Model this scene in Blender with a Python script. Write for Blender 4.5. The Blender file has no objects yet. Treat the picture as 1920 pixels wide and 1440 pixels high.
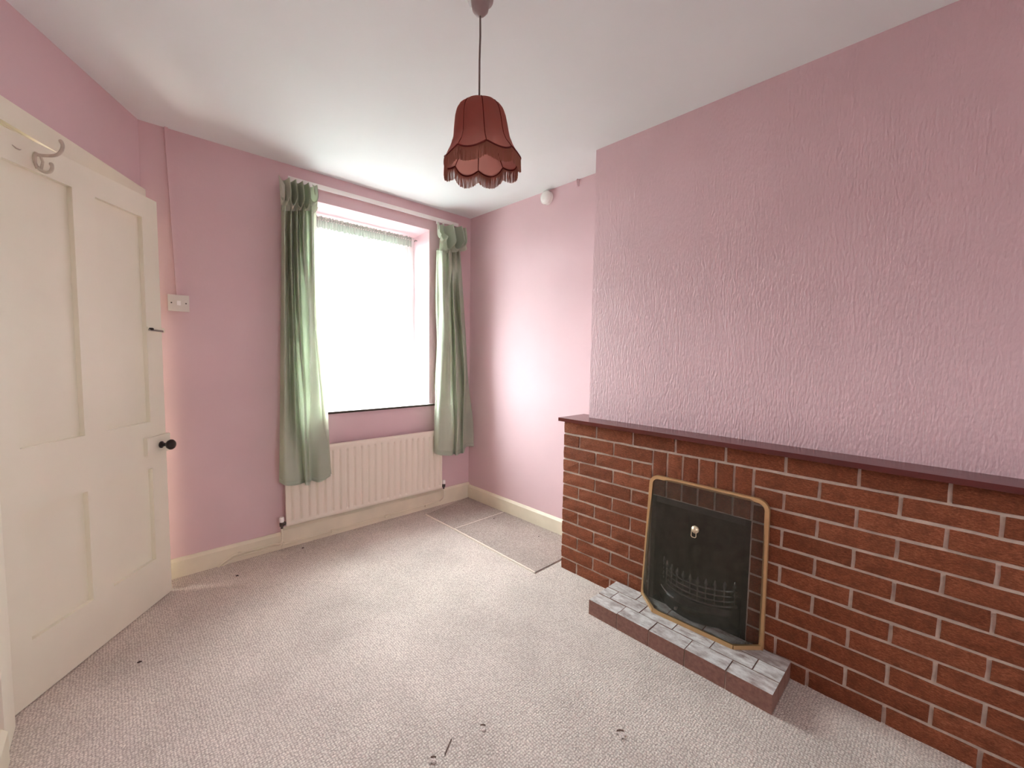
import bpy, bmesh, math, random
from mathutils import Vector, Matrix
random.seed(11)
S = bpy.context.scene
COL = S.collection
PI = math.pi

# ------------------------------------------------------------------ camera
CAM = Vector((-1.9122, -1.5576, 1.2669))
yaw, pitch, roll = 0.7606, -0.0669, 0.0157
fw = Vector((math.sin(yaw)*math.cos(pitch), math.cos(yaw)*math.cos(pitch), math.sin(pitch)))
r0 = Vector((math.cos(yaw), -math.sin(yaw), 0)); u0 = r0.cross(fw)
rt = r0*math.cos(roll) + u0*math.sin(roll); up = -r0*math.sin(roll) + u0*math.cos(roll)
cd = bpy.data.cameras.new('camera'); co = bpy.data.objects.new('camera', cd); COL.objects.link(co)
cd.sensor_fit = 'HORIZONTAL'; cd.sensor_width = 36; cd.lens = 785.28*36/1920; cd.clip_start = 0.02
m = Matrix((rt, up, -fw)).transposed().to_4x4(); m.translation = CAM
co.matrix_world = m
S.camera = co

# ------------------------------------------------------------------ light and exposure
SKY = 7.0
w = bpy.data.worlds.new('world'); S.world = w; w.use_nodes = True
nt = w.node_tree; nt.nodes.clear()
tc = nt.nodes.new('ShaderNodeTexCoord'); sp = nt.nodes.new('ShaderNodeSeparateXYZ')
rp = nt.nodes.new('ShaderNodeValToRGB'); bg = nt.nodes.new('ShaderNodeBackground'); wo = nt.nodes.new('ShaderNodeOutputWorld')
rp.color_ramp.elements[0].position = 0.0; rp.color_ramp.elements[0].color = (0.76, 0.82, 0.84, 1)
rp.color_ramp.elements[1].position = 0.6; rp.color_ramp.elements[1].color = (1.18, 1.26, 1.29, 1)
nt.links.new(tc.outputs['Generated'], sp.inputs[0]); nt.links.new(sp.outputs['Z'], rp.inputs[0])
nt.links.new(rp.outputs[0], bg.inputs[0]); bg.inputs[1].default_value = SKY
nt.links.new(bg.outputs[0], wo.inputs[0])
S.view_settings.view_transform = 'Standard'; S.view_settings.look = 'None'
S.view_settings.gamma = 1.0; S.view_settings.use_curve_mapping = False
S.view_settings.exposure = 2.53
cy = S.cycles
cy.max_bounces = 16; cy.diffuse_bounces = 10; cy.glossy_bounces = 6; cy.transparent_max_bounces = 24
cy.transmission_bounces = 8; cy.caustics_reflective = False; cy.caustics_refractive = False
cy.sample_clamp_indirect = 6.0
try:
    cy.use_denoising = True
except Exception:
    pass

def area(name, loc, rot, sx, sy, power, col, portal=False):
    l = bpy.data.lights.new(name, 'AREA'); l.shape = 'RECTANGLE'; l.size = sx; l.size_y = sy
    l.energy = power; l.color = col
    o = bpy.data.objects.new(name, l); COL.objects.link(o); o.location = loc; o.rotation_euler = rot
    if portal: l.cycles.is_portal = True
    return o
area('window_portal', (-0.4975, 1.72, 1.56), (-PI/2, 0, 0), 0.95, 1.45, 1, (1, 1, 1), True)
area('fill_window_portal', (-1.0, -3.45, 1.435), (PI/2, 0, 0), 0.44, 0.67, 1, (1, 1, 1), True)  # portal for the added fill window behind the camera

# ------------------------------------------------------------------ materials
def nodes(name):
    m = bpy.data.materials.new(name); m.use_nodes = True
    return m, m.node_tree, m.node_tree.nodes['Principled BSDF']
def coords(nt, scale=(1, 1, 1)):
    t = nt.nodes.new('ShaderNodeTexCoord'); mp = nt.nodes.new('ShaderNodeMapping')
    mp.inputs['Scale'].default_value = scale
    nt.links.new(t.outputs['Object'], mp.inputs[0]); return mp.outputs[0]
def noise(nt, vec, scale, detail=3, rough=0.5):
    n = nt.nodes.new('ShaderNodeTexNoise'); n.inputs['Scale'].default_value = scale
    n.inputs['Detail'].default_value = detail; n.inputs['Roughness'].default_value = rough
    if vec is not None: nt.links.new(vec, n.inputs['Vector'])
    return n.outputs[0]
def ramp(nt, fac, stops):
    r = nt.nodes.new('ShaderNodeValToRGB'); e = r.color_ramp.elements
    while len(e) < len(stops): e.new(0.5)
    for i, (p, c) in enumerate(stops):
        e[i].position = p; e[i].color = (*c, 1)
    nt.links.new(fac, r.inputs[0]); return r.outputs[0]
def mixc(nt, a, b, fac, mode='MIX'):
    n = nt.nodes.new('ShaderNodeMix'); n.data_type = 'RGBA'; n.blend_type = mode
    for s, v in ((0, fac), (6, a), (7, b)):
        if hasattr(v, 'is_linked') or hasattr(v, 'links'): nt.links.new(v, n.inputs[s])
        else: n.inputs[s].default_value = v if s == 0 else (*v, 1)
    return n.outputs[2]
def bump(nt, bs, h, dist, strength=1.0):
    b = nt.nodes.new('ShaderNodeBump'); b.inputs['Distance'].default_value = dist; b.inputs['Strength'].default_value = strength
    nt.links.new(h, b.inputs['Height']); nt.links.new(b.outputs[0], bs.inputs['Normal'])
def mul(c, k): return tuple(min(1, x*k) for x in c)

def paint(name, col, rough=0.6, var=0.06, nscale=2.5, bscale=0, bdist=0.001, vec=(1, 1, 1), spec=0.3, metal=0.0):
    m, nt, bs = nodes(name)
    v = coords(nt, vec)
    c = ramp(nt, noise(nt, v, nscale, 4), [(0.3, mul(col, 1-var)), (0.7, mul(col, 1+var))])
    nt.links.new(c, bs.inputs['Base Color'])
    bs.inputs['Roughness'].default_value = rough; bs.inputs['Specular IOR Level'].default_value = spec
    bs.inputs['Metallic'].default_value = metal
    if bscale: bump(nt, bs, noise(nt, v, bscale, 2, 0.6), bdist)
    return m

PINK = (0.715, 0.52, 0.55)
M = {}
M['pink'] = paint('pink_emulsion', PINK, 0.7, 0.04, 1.8, 30, 0.0006)
# embossed lumpy wallpaper under the paint of the chimney breast
def anaglypta():
    m, nt, bs = nodes('pink_embossed_paper')
    v = coords(nt, (1, 1, 0.34)); v2 = coords(nt)
    c = ramp(nt, noise(nt, v2, 1.6, 4), [(0.3, mul(PINK, 0.95)), (0.7, mul(PINK, 1.04))])
    nt.links.new(c, bs.inputs['Base Color']); bs.inputs['Roughness'].default_value = 0.55
    bs.inputs['Specular IOR Level'].default_value = 0.3
    h = noise(nt, v, 125, 1.6, 0.5)
    bump(nt, bs, h, 0.0052, 0.65); return m
M['paper'] = anaglypta()
M['ceiling'] = paint('ceiling_white', (0.795, 0.84, 0.84), 0.8, 0.03, 1.2, 3.2, 0.006)
M['cream'] = paint('cream_gloss_paint', (0.86, 0.83, 0.70), 0.42, 0.03, 3, 14, 0.0005)
M['hook'] = paint('grubby_cream_paint', (0.60, 0.54, 0.45), 0.4, 0.1, 60)
M['skirt'] = paint('cream_skirting_paint', (0.80, 0.74, 0.59), 0.45, 0.07, 6, 14, 0.0006)
M['radiator'] = paint('magnolia_enamel', (0.81, 0.735, 0.635), 0.4, 0.02, 3)
M['white'] = paint('white_plastic', (0.90, 0.87, 0.84), 0.35, 0.02, 8)
M['gloss_white'] = paint('white_glazed', (0.86, 0.85, 0.82), 0.12, 0.01, 8, spec=0.6)
M['offwhite'] = paint('aged_white_plastic', (0.72, 0.66, 0.60), 0.35, 0.03, 8)
M['frame_white'] = paint('white_window_paint', (0.86, 0.87, 0.86), 0.4, 0.02, 6)
M['knob'] = paint('dark_bakelite', (0.018, 0.010, 0.008), 0.28, 0.2, 30, spec=0.5)
M['steel'] = paint('dull_steel', (0.45, 0.43, 0.40), 0.35, 0.15, 40, metal=0.9)
M['tarnish'] = paint('tarnished_valve', (0.10, 0.085, 0.075), 0.4, 0.3, 60, metal=0.6)
M['dark'] = paint('dark_hole', (0.02, 0.015, 0.012), 0.8, 0.1, 20)
M['iron'] = paint('black_cast_iron', (0.022, 0.022, 0.021), 0.42, 0.35, 14, 60, 0.0008, spec=0.5)
M['iron_polish'] = paint('blackleaded_iron', (0.13, 0.13, 0.13), 0.2, 0.3, 40, 90, 0.0004, spec=0.6, metal=0.85)
M['soot'] = paint('sooty_fireback', (0.012, 0.012, 0.011), 0.8, 0.4, 7, 40, 0.002)
M['wire'] = paint('grey_steel_wire', (0.125, 0.12, 0.096), 0.36, 0.2, 30, metal=0.8)
M['brass'] = paint('satin_brass', (0.62, 0.40, 0.20), 0.42, 0.08, 20, metal=0.55)
M['ivory'] = paint('pale_brass', (0.80, 0.66, 0.46), 0.3, 0.1, 60, metal=0.4)
M['mantel'] = paint('oxblood_wood_paint', (0.112, 0.021, 0.017), 0.22, 0.14, 9, 40, 0.0004, (1, 0.15, 1), 0.5)
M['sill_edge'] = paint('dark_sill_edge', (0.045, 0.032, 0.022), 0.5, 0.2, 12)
M['ground'] = paint('pale_paving', (0.16, 0.165, 0.155), 0.9, 0.08, 2)
M['cord'] = paint('pale_brown_flex', (0.16, 0.12, 0.105), 0.5, 0.1, 60)
M['rose'] = paint('ceiling_rose_plastic', (0.36, 0.29, 0.28), 0.35, 0.05, 30)
M['singe'] = paint('singed_brown', (0.16, 0.11, 0.09), 0.9, 0.2, 90)
M['lint'] = paint('pale_lint', (0.75, 0.68, 0.64), 0.9, 0.1, 90)
M['crumb'] = paint('dark_crumb', (0.05, 0.03, 0.025), 0.9, 0.2, 90)
M['fray'] = paint('frayed_hessian', (0.85, 0.77, 0.68), 0.95, 0.10, 160, 300, 0.002)
M['mortar'] = paint('sandy_mortar', (0.58, 0.49, 0.41), 0.95, 0.14, 40, 220, 0.0012)

def brick_mat(name, c1, c2, c3):
    m, nt, bs = nodes(name)
    oi = nt.nodes.new('ShaderNodeObjectInfo')
    t = nt.nodes.new('ShaderNodeTexCoord'); ad = nt.nodes.new('ShaderNodeVectorMath'); ad.operation = 'MULTIPLY_ADD'
    nt.links.new(oi.outputs['Random'], ad.inputs[0]); ad.inputs[1].default_value = (37, 53, 71)
    nt.links.new(t.outputs['Object'], ad.inputs[2])
    mp = nt.nodes.new('ShaderNodeMapping'); mp.inputs['Scale'].default_value = (1, 0.7, 2.0); mp.inputs['Rotation'].default_value = (0.5, 0, 0)
    nt.links.new(ad.outputs[0], mp.inputs[0])
    base = ramp(nt, oi.outputs['Random'], [(0.0, c1), (0.5, c2), (1.0, c3)])
    sm = noise(nt, ad.outputs[0], 26, 4, 0.6)
    spk = ramp(nt, noise(nt, mp.outputs[0], 150, 4, 0.75), [(0.32, (0.55, 0.50, 0.46)), (0.52, (1, 1, 1)), (0.70, (1.5, 1.75, 1.95))])
    col = mixc(nt, base, spk, 1.0, 'MULTIPLY')
    col2 = mixc(nt, col, mul(c1, 0.62), ramp(nt, sm, [(0.45, (0, 0, 0)), (0.75, (0.7, 0.7, 0.7))]))
    nt.links.new(col2, bs.inputs['Base Color'])
    bs.inputs['Roughness'].default_value = 0.82; bs.inputs['Specular IOR Level'].default_value = 0.25
    bump(nt, bs, noise(nt, mp.outputs[0], 110, 4, 0.7), 0.0052, 1.0)
    return m
M['brick'] = brick_mat('rustic_red_brick', (0.235, 0.070, 0.031), (0.28, 0.084, 0.037), (0.33, 0.106, 0.050))

def hearth_mat():
    m, nt, bs = nodes('quarry_tile_with_ash')
    v = coords(nt)
    red = ramp(nt, noise(nt, v, 60, 4, 0.6), [(0.3, (0.19, 0.092, 0.07)), (0.7, (0.30, 0.155, 0.12))])
    g = nt.nodes.new('ShaderNodeNewGeometry'); s = nt.nodes.new('ShaderNodeSeparateXYZ')
    nt.links.new(g.outputs['True Normal'], s.inputs[0])
    oi = nt.nodes.new('ShaderNodeObjectInfo'); ad = nt.nodes.new('ShaderNodeVectorMath'); ad.operation = 'MULTIPLY_ADD'
    t = nt.nodes.new('ShaderNodeTexCoord')
    nt.links.new(oi.outputs['Random'], ad.inputs[0]); ad.inputs[1].default_value = (31, 17, 5); nt.links.new(t.outputs['Object'], ad.inputs[2])
    mp = nt.nodes.new('ShaderNodeMapping'); mp.inputs['Scale'].default_value = (1.6, 0.7, 1); nt.links.new(ad.outputs[0], mp.inputs[0])
    ashn = noise(nt, mp.outputs[0], 22, 5, 0.68)
    ash = ramp(nt, ashn, [(0.30, (0.26, 0.20, 0.185)), (0.46, (0.50, 0.47, 0.45)), (0.62, (0.74, 0.74, 0.72))])
    fac = nt.nodes.new('ShaderNodeMath'); fac.operation = 'MULTIPLY'
    cl = ramp(nt, s.outputs['Z'], [(0.7, (0, 0, 0)), (0.9, (1, 1, 1))])
    nt.links.new(cl, fac.inputs[0]); fac.inputs[1].default_value = 0.92
    nt.links.new(mixc(nt, red, ash, fac.outputs[0]), bs.inputs['Base Color'])
    bs.inputs['Roughness'].default_value = 0.6
    bump(nt, bs, noise(nt, v, 150, 3, 0.6), 0.0012, 0.7); return m
M['hearth'] = hearth_mat()

def carpet(name, k=1.0, tint=(1, 1, 1)):
    m, nt, bs = nodes(name)
    v = coords(nt)
    vo = nt.nodes.new('ShaderNodeTexVoronoi'); vo.inputs['Scale'].default_value = 112; vo.inputs['Randomness'].default_value = 0.4
    wob = noise(nt, v, 60, 2); av = nt.nodes.new('ShaderNodeVectorMath'); av.operation = 'MULTIPLY_ADD'
    nt.links.new(wob, av.inputs[0]); av.inputs[1].default_value = (0.006, 0.006, 0); nt.links.new(v, av.inputs[2])
    nt.links.new(av.outputs[0], vo.inputs['Vector'])
    base = tuple(a*b*k for a, b in zip((0.73, 0.67, 0.61), tint))
    big = ramp(nt, noise(nt, v, 2.2, 5, 0.6), [(0.32, mul(base, 0.86)), (0.5, base), (0.68, mul(base, 1.12))])
    yarn = ramp(nt, noise(nt, v, 190, 2, 0.7), [(0.3, (0.72, 0.70, 0.72)), (0.5, (1, 1, 1)), (0.7, (1.22, 1.2, 1.2))])
    cell = ramp(nt, vo.outputs['Distance'], [(0.25, (1.06, 1.06, 1.06)), (0.62, (0.70, 0.665, 0.66))])
    c = mixc(nt, mixc(nt, big, yarn, 1.0, 'MULTIPLY'), cell, 1.0, 'MULTIPLY')
    nt.links.new(c, bs.inputs['Base Color'])
    bs.inputs['Roughness'].default_value = 1.0; bs.inputs['Specular IOR Level'].default_value = 0.05
    hh = nt.nodes.new('ShaderNodeMath'); hh.operation = 'SUBTRACT'; hh.inputs[0].default_value = 1.0
    nt.links.new(vo.outputs['Distance'], hh.inputs[1])
    h2 = nt.nodes.new('ShaderNodeMath'); h2.operation = 'MULTIPLY_ADD'; nt.links.new(noise(nt, v, 190, 2), h2.inputs[0])
    h2.inputs[1].default_value = 0.5; nt.links.new(hh.outputs[0], h2.inputs[2])
    bump(nt, bs, h2.outputs[0], 0.0045, 0.8); return m
M['carpet'] = carpet('loop_pile_carpet')
M['carpet_offcut'] = carpet('loop_pile_offcut', 0.76, (1, 0.97, 0.96))

def cloth(name, col, trans, tfac, rough=0.9, weave=420, alpha=None, var=0.06, vscale=(1, 1, 1), vn=5):
    m, nt, bs = nodes(name)
    out = nt.nodes['Material Output']; v = coords(nt)
    c = ramp(nt, noise(nt, coords(nt, vscale), vn, 3), [(0.3, mul(col, 1-var)), (0.7, mul(col, 1+var))])
    nt.links.new(c, bs.inputs['Base Color']); bs.inputs['Roughness'].default_value = rough
    bs.inputs['Specular IOR Level'].default_value = 0.2
    bump(nt, bs, noise(nt, v, weave, 2), 0.0004, 0.5)
    tr = nt.nodes.new('ShaderNodeBsdfTranslucent'); tr.inputs[0].default_value = (*trans, 1)
    mx = nt.nodes.new('ShaderNodeMixShader'); mx.inputs[0].default_value = tfac
    nt.links.new(bs.outputs[0], mx.inputs[1]); nt.links.new(tr.outputs[0], mx.inputs[2])
    last = mx.outputs[0]
    if alpha is not None:
        tp = nt.nodes.new('ShaderNodeBsdfTransparent'); m2 = nt.nodes.new('ShaderNodeMixShader')
        m2.inputs[0].default_value = alpha
        nt.links.new(tp.outputs[0], m2.inputs[1]); nt.links.new(last, m2.inputs[2]); last = m2.outputs[0]
    nt.links.new(last, out.inputs['Surface']); return m
M['curtain'] = cloth('sage_green_cotton', (0.68, 0.72, 0.63), (0.42, 0.62, 0.22), 0.08)
M['lining'] = cloth('cream_curtain_lining', (0.80, 0.80, 0.72), (0.7, 0.75, 0.6), 0.3)
M['net'] = cloth('white_net', (0.9, 0.92, 0.9), (0.80, 0.84, 0.82), 0.18, alpha=0.08)
def lace():
    m = cloth('white_lace', (0.8, 0.82, 0.8), (0.4, 0.42, 0.4), 0.1, alpha=0.5); nt = m.node_tree
    mixes = [n for n in nt.nodes if n.type == 'MIX_SHADER']
    r = ramp(nt, noise(nt, coords(nt, (1, 1, 1.6)), 55, 2, 0.6), [(0.50, (0.1, 0.1, 0.1)), (0.58, (0.85, 0.85, 0.85))])
    nt.links.new(r, mixes[-1].inputs[0]); return m
M['lace'] = lace()
M['net_band'] = cloth('gathered_net_heading', (0.62, 0.68, 0.62), (0.30, 0.35, 0.30), 0.5, alpha=0.86, var=0.25, vscale=(9, 1, 1), vn=9)
M['shade'] = cloth('salmon_satin', (0.46, 0.17, 0.145), (0.85, 0.46, 0.39), 0.42, rough=0.5, weave=600)
M['braid'] = cloth('maroon_braid', (0.16, 0.03, 0.025), (0.1, 0.02, 0.015), 0.1)
M['fringe'] = cloth('salmon_fringe', (0.52, 0.26, 0.19), (0.62, 0.30, 0.20), 0.4, rough=0.6)

def glass():
    m, nt, bs = nodes('window_glass'); out = nt.nodes['Material Output']
    tp = nt.nodes.new('ShaderNodeBsdfTransparent'); tp.inputs[0].default_value = (0.95, 0.97, 0.96, 1)
    gl = nt.nodes.new('ShaderNodeBsdfGlossy'); gl.inputs['Roughness'].default_value = 0.02
    mx = nt.nodes.new('ShaderNodeMixShader'); mx.inputs[0].default_value = 0.06
    nt.links.new(tp.outputs[0], mx.inputs[1]); nt.links.new(gl.outputs[0], mx.inputs[2]); nt.links.new(mx.outputs[0], out.inputs['Surface'])
    return m
M['glass'] = glass()

# ------------------------------------------------------------------ builders
def link(name, me, mat, parent=None):
    o = bpy.data.objects.new(name, me); COL.objects.link(o)
    if mat is not None and not me.materials: me.materials.append(mat)
    if parent is not None: o.parent = parent
    return o
def obj(name, bm, mat, parent=None, smooth=False, bevel=0.0):
    if bevel:
        bmesh.ops.bevel(bm, geom=[e for e in bm.edges if e.is_manifold and e.calc_face_angle(0) > 0.6], offset=bevel, segments=2, affect='EDGES', profile=0.6)
    bmesh.ops.recalc_face_normals(bm, faces=bm.faces[:])
    me = bpy.data.meshes.new(name); bm.to_mesh(me); bm.free()
    if smooth:
        for p in me.polygons: p.use_smooth = True
        if smooth == 'auto': me.set_sharp_from_angle(angle=0.7)
    return link(name, me, mat, parent)
def tag(o, label, cat, group=None, kind=None):
    o['label'] = label; o['category'] = cat
    if group: o['group'] = group
    if kind: o['kind'] = kind
    return o
def thing(name, label, cat, loc=(0, 0, 0), group=None, kind=None):
    o = bpy.data.objects.new(name, None); COL.objects.link(o); o.location = loc; o.empty_display_size = 0.05
    return tag(o, label, cat, group, kind)
def box(bm, a, b):
    (x0, y0, z0), (x1, y1, z1) = a, b
    v = [bm.verts.new(p) for p in ((x0, y0, z0), (x1, y0, z0), (x1, y1, z0), (x0, y1, z0), (x0, y0, z1), (x1, y0, z1), (x1, y1, z1), (x0, y1, z1))]
    for f in ((3, 2, 1, 0), (4, 5, 6, 7), (0, 1, 5, 4), (1, 2, 6, 5), (2, 3, 7, 6), (3, 0, 4, 7)): bm.faces.new([v[i] for i in f])
def B(*boxes):
    bm = bmesh.new()
    for a, b in boxes: box(bm, a, b)
    return bm
def prism(bm, poly, z0, z1):          # vertical prism on a plan outline
    n = len(poly); a = [bm.verts.new((x, y, z0)) for x, y in poly]; b = [bm.verts.new((x, y, z1)) for x, y in poly]
    bm.faces.new(a[::-1]); bm.faces.new(b)
    for i in range(n): bm.faces.new((a[i], a[(i+1) % n], b[(i+1) % n], b[i]))
def extrude(bm, pts, d):              # closed 3-D outline pushed along a vector
    d = Vector(d); a = [bm.verts.new(p) for p in pts]; b = [bm.verts.new(Vector(p)+d) for p in pts]; n = len(pts)
    bm.faces.new(a[::-1]); bm.faces.new(b)
    for i in range(n): bm.faces.new((a[i], a[(i+1) % n], b[(i+1) % n], b[i]))
def tube(bm, pts, r, seg=8, caps=True, closed=False):
    pts = [Vector(p) for p in pts]; n = len(pts); rings = []
    rs = r if isinstance(r, (list, tuple)) else [r]*n
    t0 = (pts[1]-pts[0]).normalized(); ref = Vector((0, 0, 1)) if abs(t0.z) < 0.9 else Vector((1, 0, 0))
    nrm = t0.cross(ref).normalized()
    for i in range(n):
        if closed: t = (pts[(i+1) % n]-pts[i-1]).normalized()
        else: t = (pts[min(i+1, n-1)]-pts[max(i-1, 0)]).normalized()
        nrm = (nrm - t*nrm.dot(t)).normalized(); bi = t.cross(nrm)
        rings.append([bm.verts.new(pts[i] + (nrm*math.cos(2*PI*k/seg) + bi*math.sin(2*PI*k/seg))*rs[i]) for k in range(seg)])
    for i in range(n if closed else n-1):
        a, b = rings[i], rings[(i+1) % n]
        for k in range(seg): bm.faces.new((a[k], a[(k+1) % seg], b[(k+1) % seg], b[k]))
    if caps and not closed: bm.faces.new(rings[0][::-1]); bm.faces.new(rings[-1])
def lathe(bm, prof, seg=24, mtx=None):   # profile (r, z) turned about z
    mtx = mtx or Matrix.Identity(4); rings = []
    for r, z in prof:
        if r < 1e-6: rings.append([bm.verts.new(mtx @ Vector((0, 0, z)))])
        else: rings.append([bm.verts.new(mtx @ Vector((r*math.cos(2*PI*k/seg), r*math.sin(2*PI*k/seg), z))) for k in range(seg)])
    for a, b in zip(rings, rings[1:]):
        for k in range(seg):
            q = [a[k % len(a)], a[(k+1) % len(a)], b[(k+1) % len(b)], b[k % len(b)]]
            u = []
            for x in q:
                if x not in u: u.append(x)
            if len(u) > 2: bm.faces.new(u)
def grid(bm, rows, closed_u=False):
    vs = [[bm.verts.new(p) for p in r] for r in rows]
    for i in range(len(vs)-1):
        n = len(vs[i])
        for k in range(n if closed_u else n-1): bm.faces.new((vs[i][k], vs[i][(k+1) % n], vs[i+1][(k+1) % n], vs[i+1][k]))
    return vs
def catmull(P, n):
    P = [Vector(p) for p in P]; Q = [P[0]*2-P[1]] + P + [P[-1]*2-P[-2]]; out = []
    for i in range(n):
        t = i/(n-1)*(len(P)-1); k = min(int(t), len(P)-2); t -= k
        a, b, c, d = Q[k:k+4]
        out.append(0.5*((2*b) + (c-a)*t + (2*a-5*b+4*c-d)*t*t + (3*b-a-3*c+d)*t**3))
    return out
def align_z(d, loc):
    m = Vector(d).to_track_quat('Z', 'Y').to_matrix().to_4x4(); m.translation = Vector(loc); return m

# ------------------------------------------------------------------ dimensions
H = 2.438; YW = 1.375; XA = 0.358; XB = 0.113; YB = -0.093
XL, YS = -2.205, -3.3                     # near left wall, rear wall
C0 = Vector((-1.781, 1.375)); HG = Vector((-2.2075, 0.582))
WD = (HG-C0).normalized(); WN = Vector((-WD.y, WD.x))    # along the angled wall / into the room
if WN.x < 0: WN = -WN
def aw(t, n): p = C0 + WD*t + WN*n; return (p.x, p.y)

# ------------------------------------------------------------------ setting
o = tag(obj('floor', B(((-3.9, YS-0.3, -0.12), (0.75, 2.0, 0.0))), M['carpet']), 'mauve grey loop pile carpet covering the whole floor', 'floor', kind='structure')
o = tag(obj('ceiling', B(((-3.9, YS-0.3, H), (0.75, 1.70, H+0.12))), M['ceiling']), 'plain white painted ceiling', 'ceiling', kind='structure')
# window wall with its opening and reveal
WX0, WX1, WZ0, WZ1 = -0.94, -0.055, 0.862, 2.257
bm = B(((-1.98, YW, 0), (WX0, YW+0.31, H)), ((WX1, YW, 0), (0.75, YW+0.31, H)), ((WX0, YW, 0), (WX1, YW+0.31, WZ0-0.012)))
extrude(bm, [(WX0, YW, WZ1), (WX0, YW+0.31, WZ1-0.03), (WX0, YW+0.31, H), (WX0, YW, H)], (WX1-WX0, 0, 0))
tag(obj('wall_north', bm, M['pink']), 'pink painted wall with the window, radiator and light switch', 'wall', kind='structure')
tag(obj('wall_east', B(((XA, YB-0.05, 0), (0.75, YW, H))), M['pink']), 'pale pink alcove wall right of the window', 'wall', kind='structure')
OY0, OY1, OZ = -0.5625, -1.0125, 0.591
bm = B(((XB, YS, OZ), (0.75, YB, H)), ((XB, OY0, 0), (0.75, YB, OZ)), ((XB, YS, 0), (0.75, OY1, OZ)), ((0.40, OY1, 0), (0.75, OY0, OZ)))
tag(obj('wall_chimney', bm, M['paper']), 'chimney breast wall in pink embossed paper above the brick fireplace', 'wall', kind='structure')
# angled wall with the doorway
DT0, DT1, DZ = 0.075, 0.9005, 2.012
bm = bmesh.new()
prism(bm, [aw(-0.12, 0), aw(DT0, 0), aw(DT0, -0.11), aw(-0.12, -0.11)], 0, H)
prism(bm, [aw(DT0, 0), aw(DT1+0.02, 0), aw(DT1+0.02, -0.11), aw(DT0, -0.11)], DZ+0.022, H)
tag(obj('wall_west', bm, M['pink']), 'angled pink wall above the cream door', 'wall', kind='structure')
tag(obj('wall_southwest', B(((XL-0.12, YS, 0), (XL, HG.y-0.012, H))), M['pink']), 'pink wall running past the camera beside the door hinges', 'wall', kind='structure')
RW = (-1.22, -0.78, 1.1, 1.77)  # opening of the added rear window, sized for the fill light it gives
bm = B(((-3.9, YS-0.3, 0), (RW[0], YS, H)), ((RW[1], YS-0.3, 0), (0.75, YS, H)), ((RW[0], YS-0.3, 0), (RW[1], YS, RW[2])), ((RW[0], YS-0.3, RW[3]), (RW[1], YS, H)))
tag(obj('wall_south', bm, M['pink']), 'pink wall behind the camera with a small added fill window', 'wall', kind='structure')
# hallway beyond the door
bm = B(((-3.7, 0.3, 0), (-3.55, 1.9, H)), ((-3.55, 1.75, 0), (-1.98, 1.9, H)), ((-3.55, 0.3, 0), (XL-0.12, 0.42, H)))
M['hall'] = paint('hall_emulsion', (0.42, 0.36, 0.29), 0.8)
tag(obj('wall_hall', bm, M['hall']), 'plain hallway walls beyond the door', 'wall', kind='structure')
# door lining and architrave
tr = thing('trim_1', 'cream painted door frame in the angled wall', 'door frame', kind='structure')
bm = bmesh.new(); prism(bm, [aw(DT0, 0.0), aw(DT1, 0.0), aw(DT1, -0.11), aw(DT0, -0.11)], DZ, DZ+0.022)
obj('head_lining', bm, M['cream'], tr)
bm = bmesh.new(); prism(bm, [aw(DT0, 0.0), aw(DT0+0.022, 0.0), aw(DT0+0.022, -0.11), aw(DT0, -0.11)], 0, DZ); obj('jamb', bm, M['cream'], tr)
bm = bmesh.new(); prism(bm, [aw(DT1, -0.005), aw(DT1+0.02, -0.005), aw(DT1+0.02, -0.11), aw(DT1, -0.11)], 0, DZ); obj('jamb', bm, M['cream'], tr)
bm = bmesh.new(); prism(bm, [aw(DT0+0.022, -0.045), aw(DT1, -0.045), aw(DT1, -0.108), aw(DT0+0.022, -0.108)], DZ-0.024, DZ); obj('door_stop', bm, M['cream'], tr)
bm = bmesh.new(); prism(bm, [aw(DT1-0.03, -0.052), aw(DT1, -0.052), aw(DT1, -0.075), aw(DT1-0.03, -0.075)], 0, DZ); obj('door_stop', bm, M['cream'], tr)
bm = bmesh.new(); prism(bm, [aw(-0.012, 0), aw(DT1+0.005, 0), aw(DT1+0.005, 0.017), aw(-0.012, 0.017)], DZ+0.006, 2.096); obj('architrave', bm, M['cream'], tr, bevel=0.004)
bm = bmesh.new(); prism(bm, [aw(0.0, 0), aw(DT0+0.008, 0), aw(DT0+0.008, 0.017), aw(0.0, 0.017)], 0, DZ+0.006); obj('architrave', bm, M['cream'], tr, bevel=0.004)
tag(obj('trim_2', B(((XL-0.001, HG.y-0.21, 0), (XL+0.012, HG.y-0.045, 2.096))), M['cream'], bevel=0.004), 'cream architrave beside the door hinges at the left edge', 'door frame', kind='structure')

# ------------------------------------------------------------------ door: leaf swung a little into the room
A = Vector((-1.731, 1.208)); DL = 0.782
dd = (HG-A).normalized(); dn = Vector((-dd.y, dd.x))
if dn.x < 0: dn = -dn
door = thing('door_1', 'cream four panel door standing ajar in the angled wall', 'door', kind='structure')
def dp(s, n, z): p = A + dd*s + dn*n; return (p.x, p.y, z)
def dbox(bm, s0, s1, n0, n1, z0, z1):
    prism(bm, [(A+dd*s+dn*n)[:] for s, n in ((s0, n0), (s1, n0), (s1, n1), (s0, n1))], z0, z1)
Z0, Z1 = 0.006, 2.0
stile = [(0, 0.10), (0.352, 0.455), (0.704, DL)]
for i, (a, b) in enumerate(stile):
    if i == 1:
        for za, zb in ((0.228, 0.688), (0.918, 1.896)):
            bm = bmesh.new(); dbox(bm, a, b, -0.035, 0, za, zb); obj('muntin', bm, M['cream'], door)
    else:
        bm = bmesh.new(); dbox(bm, a, b, -0.035, 0, Z0, Z1); obj('stile', bm, M['cream'], door, bevel=0.0015)
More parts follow.
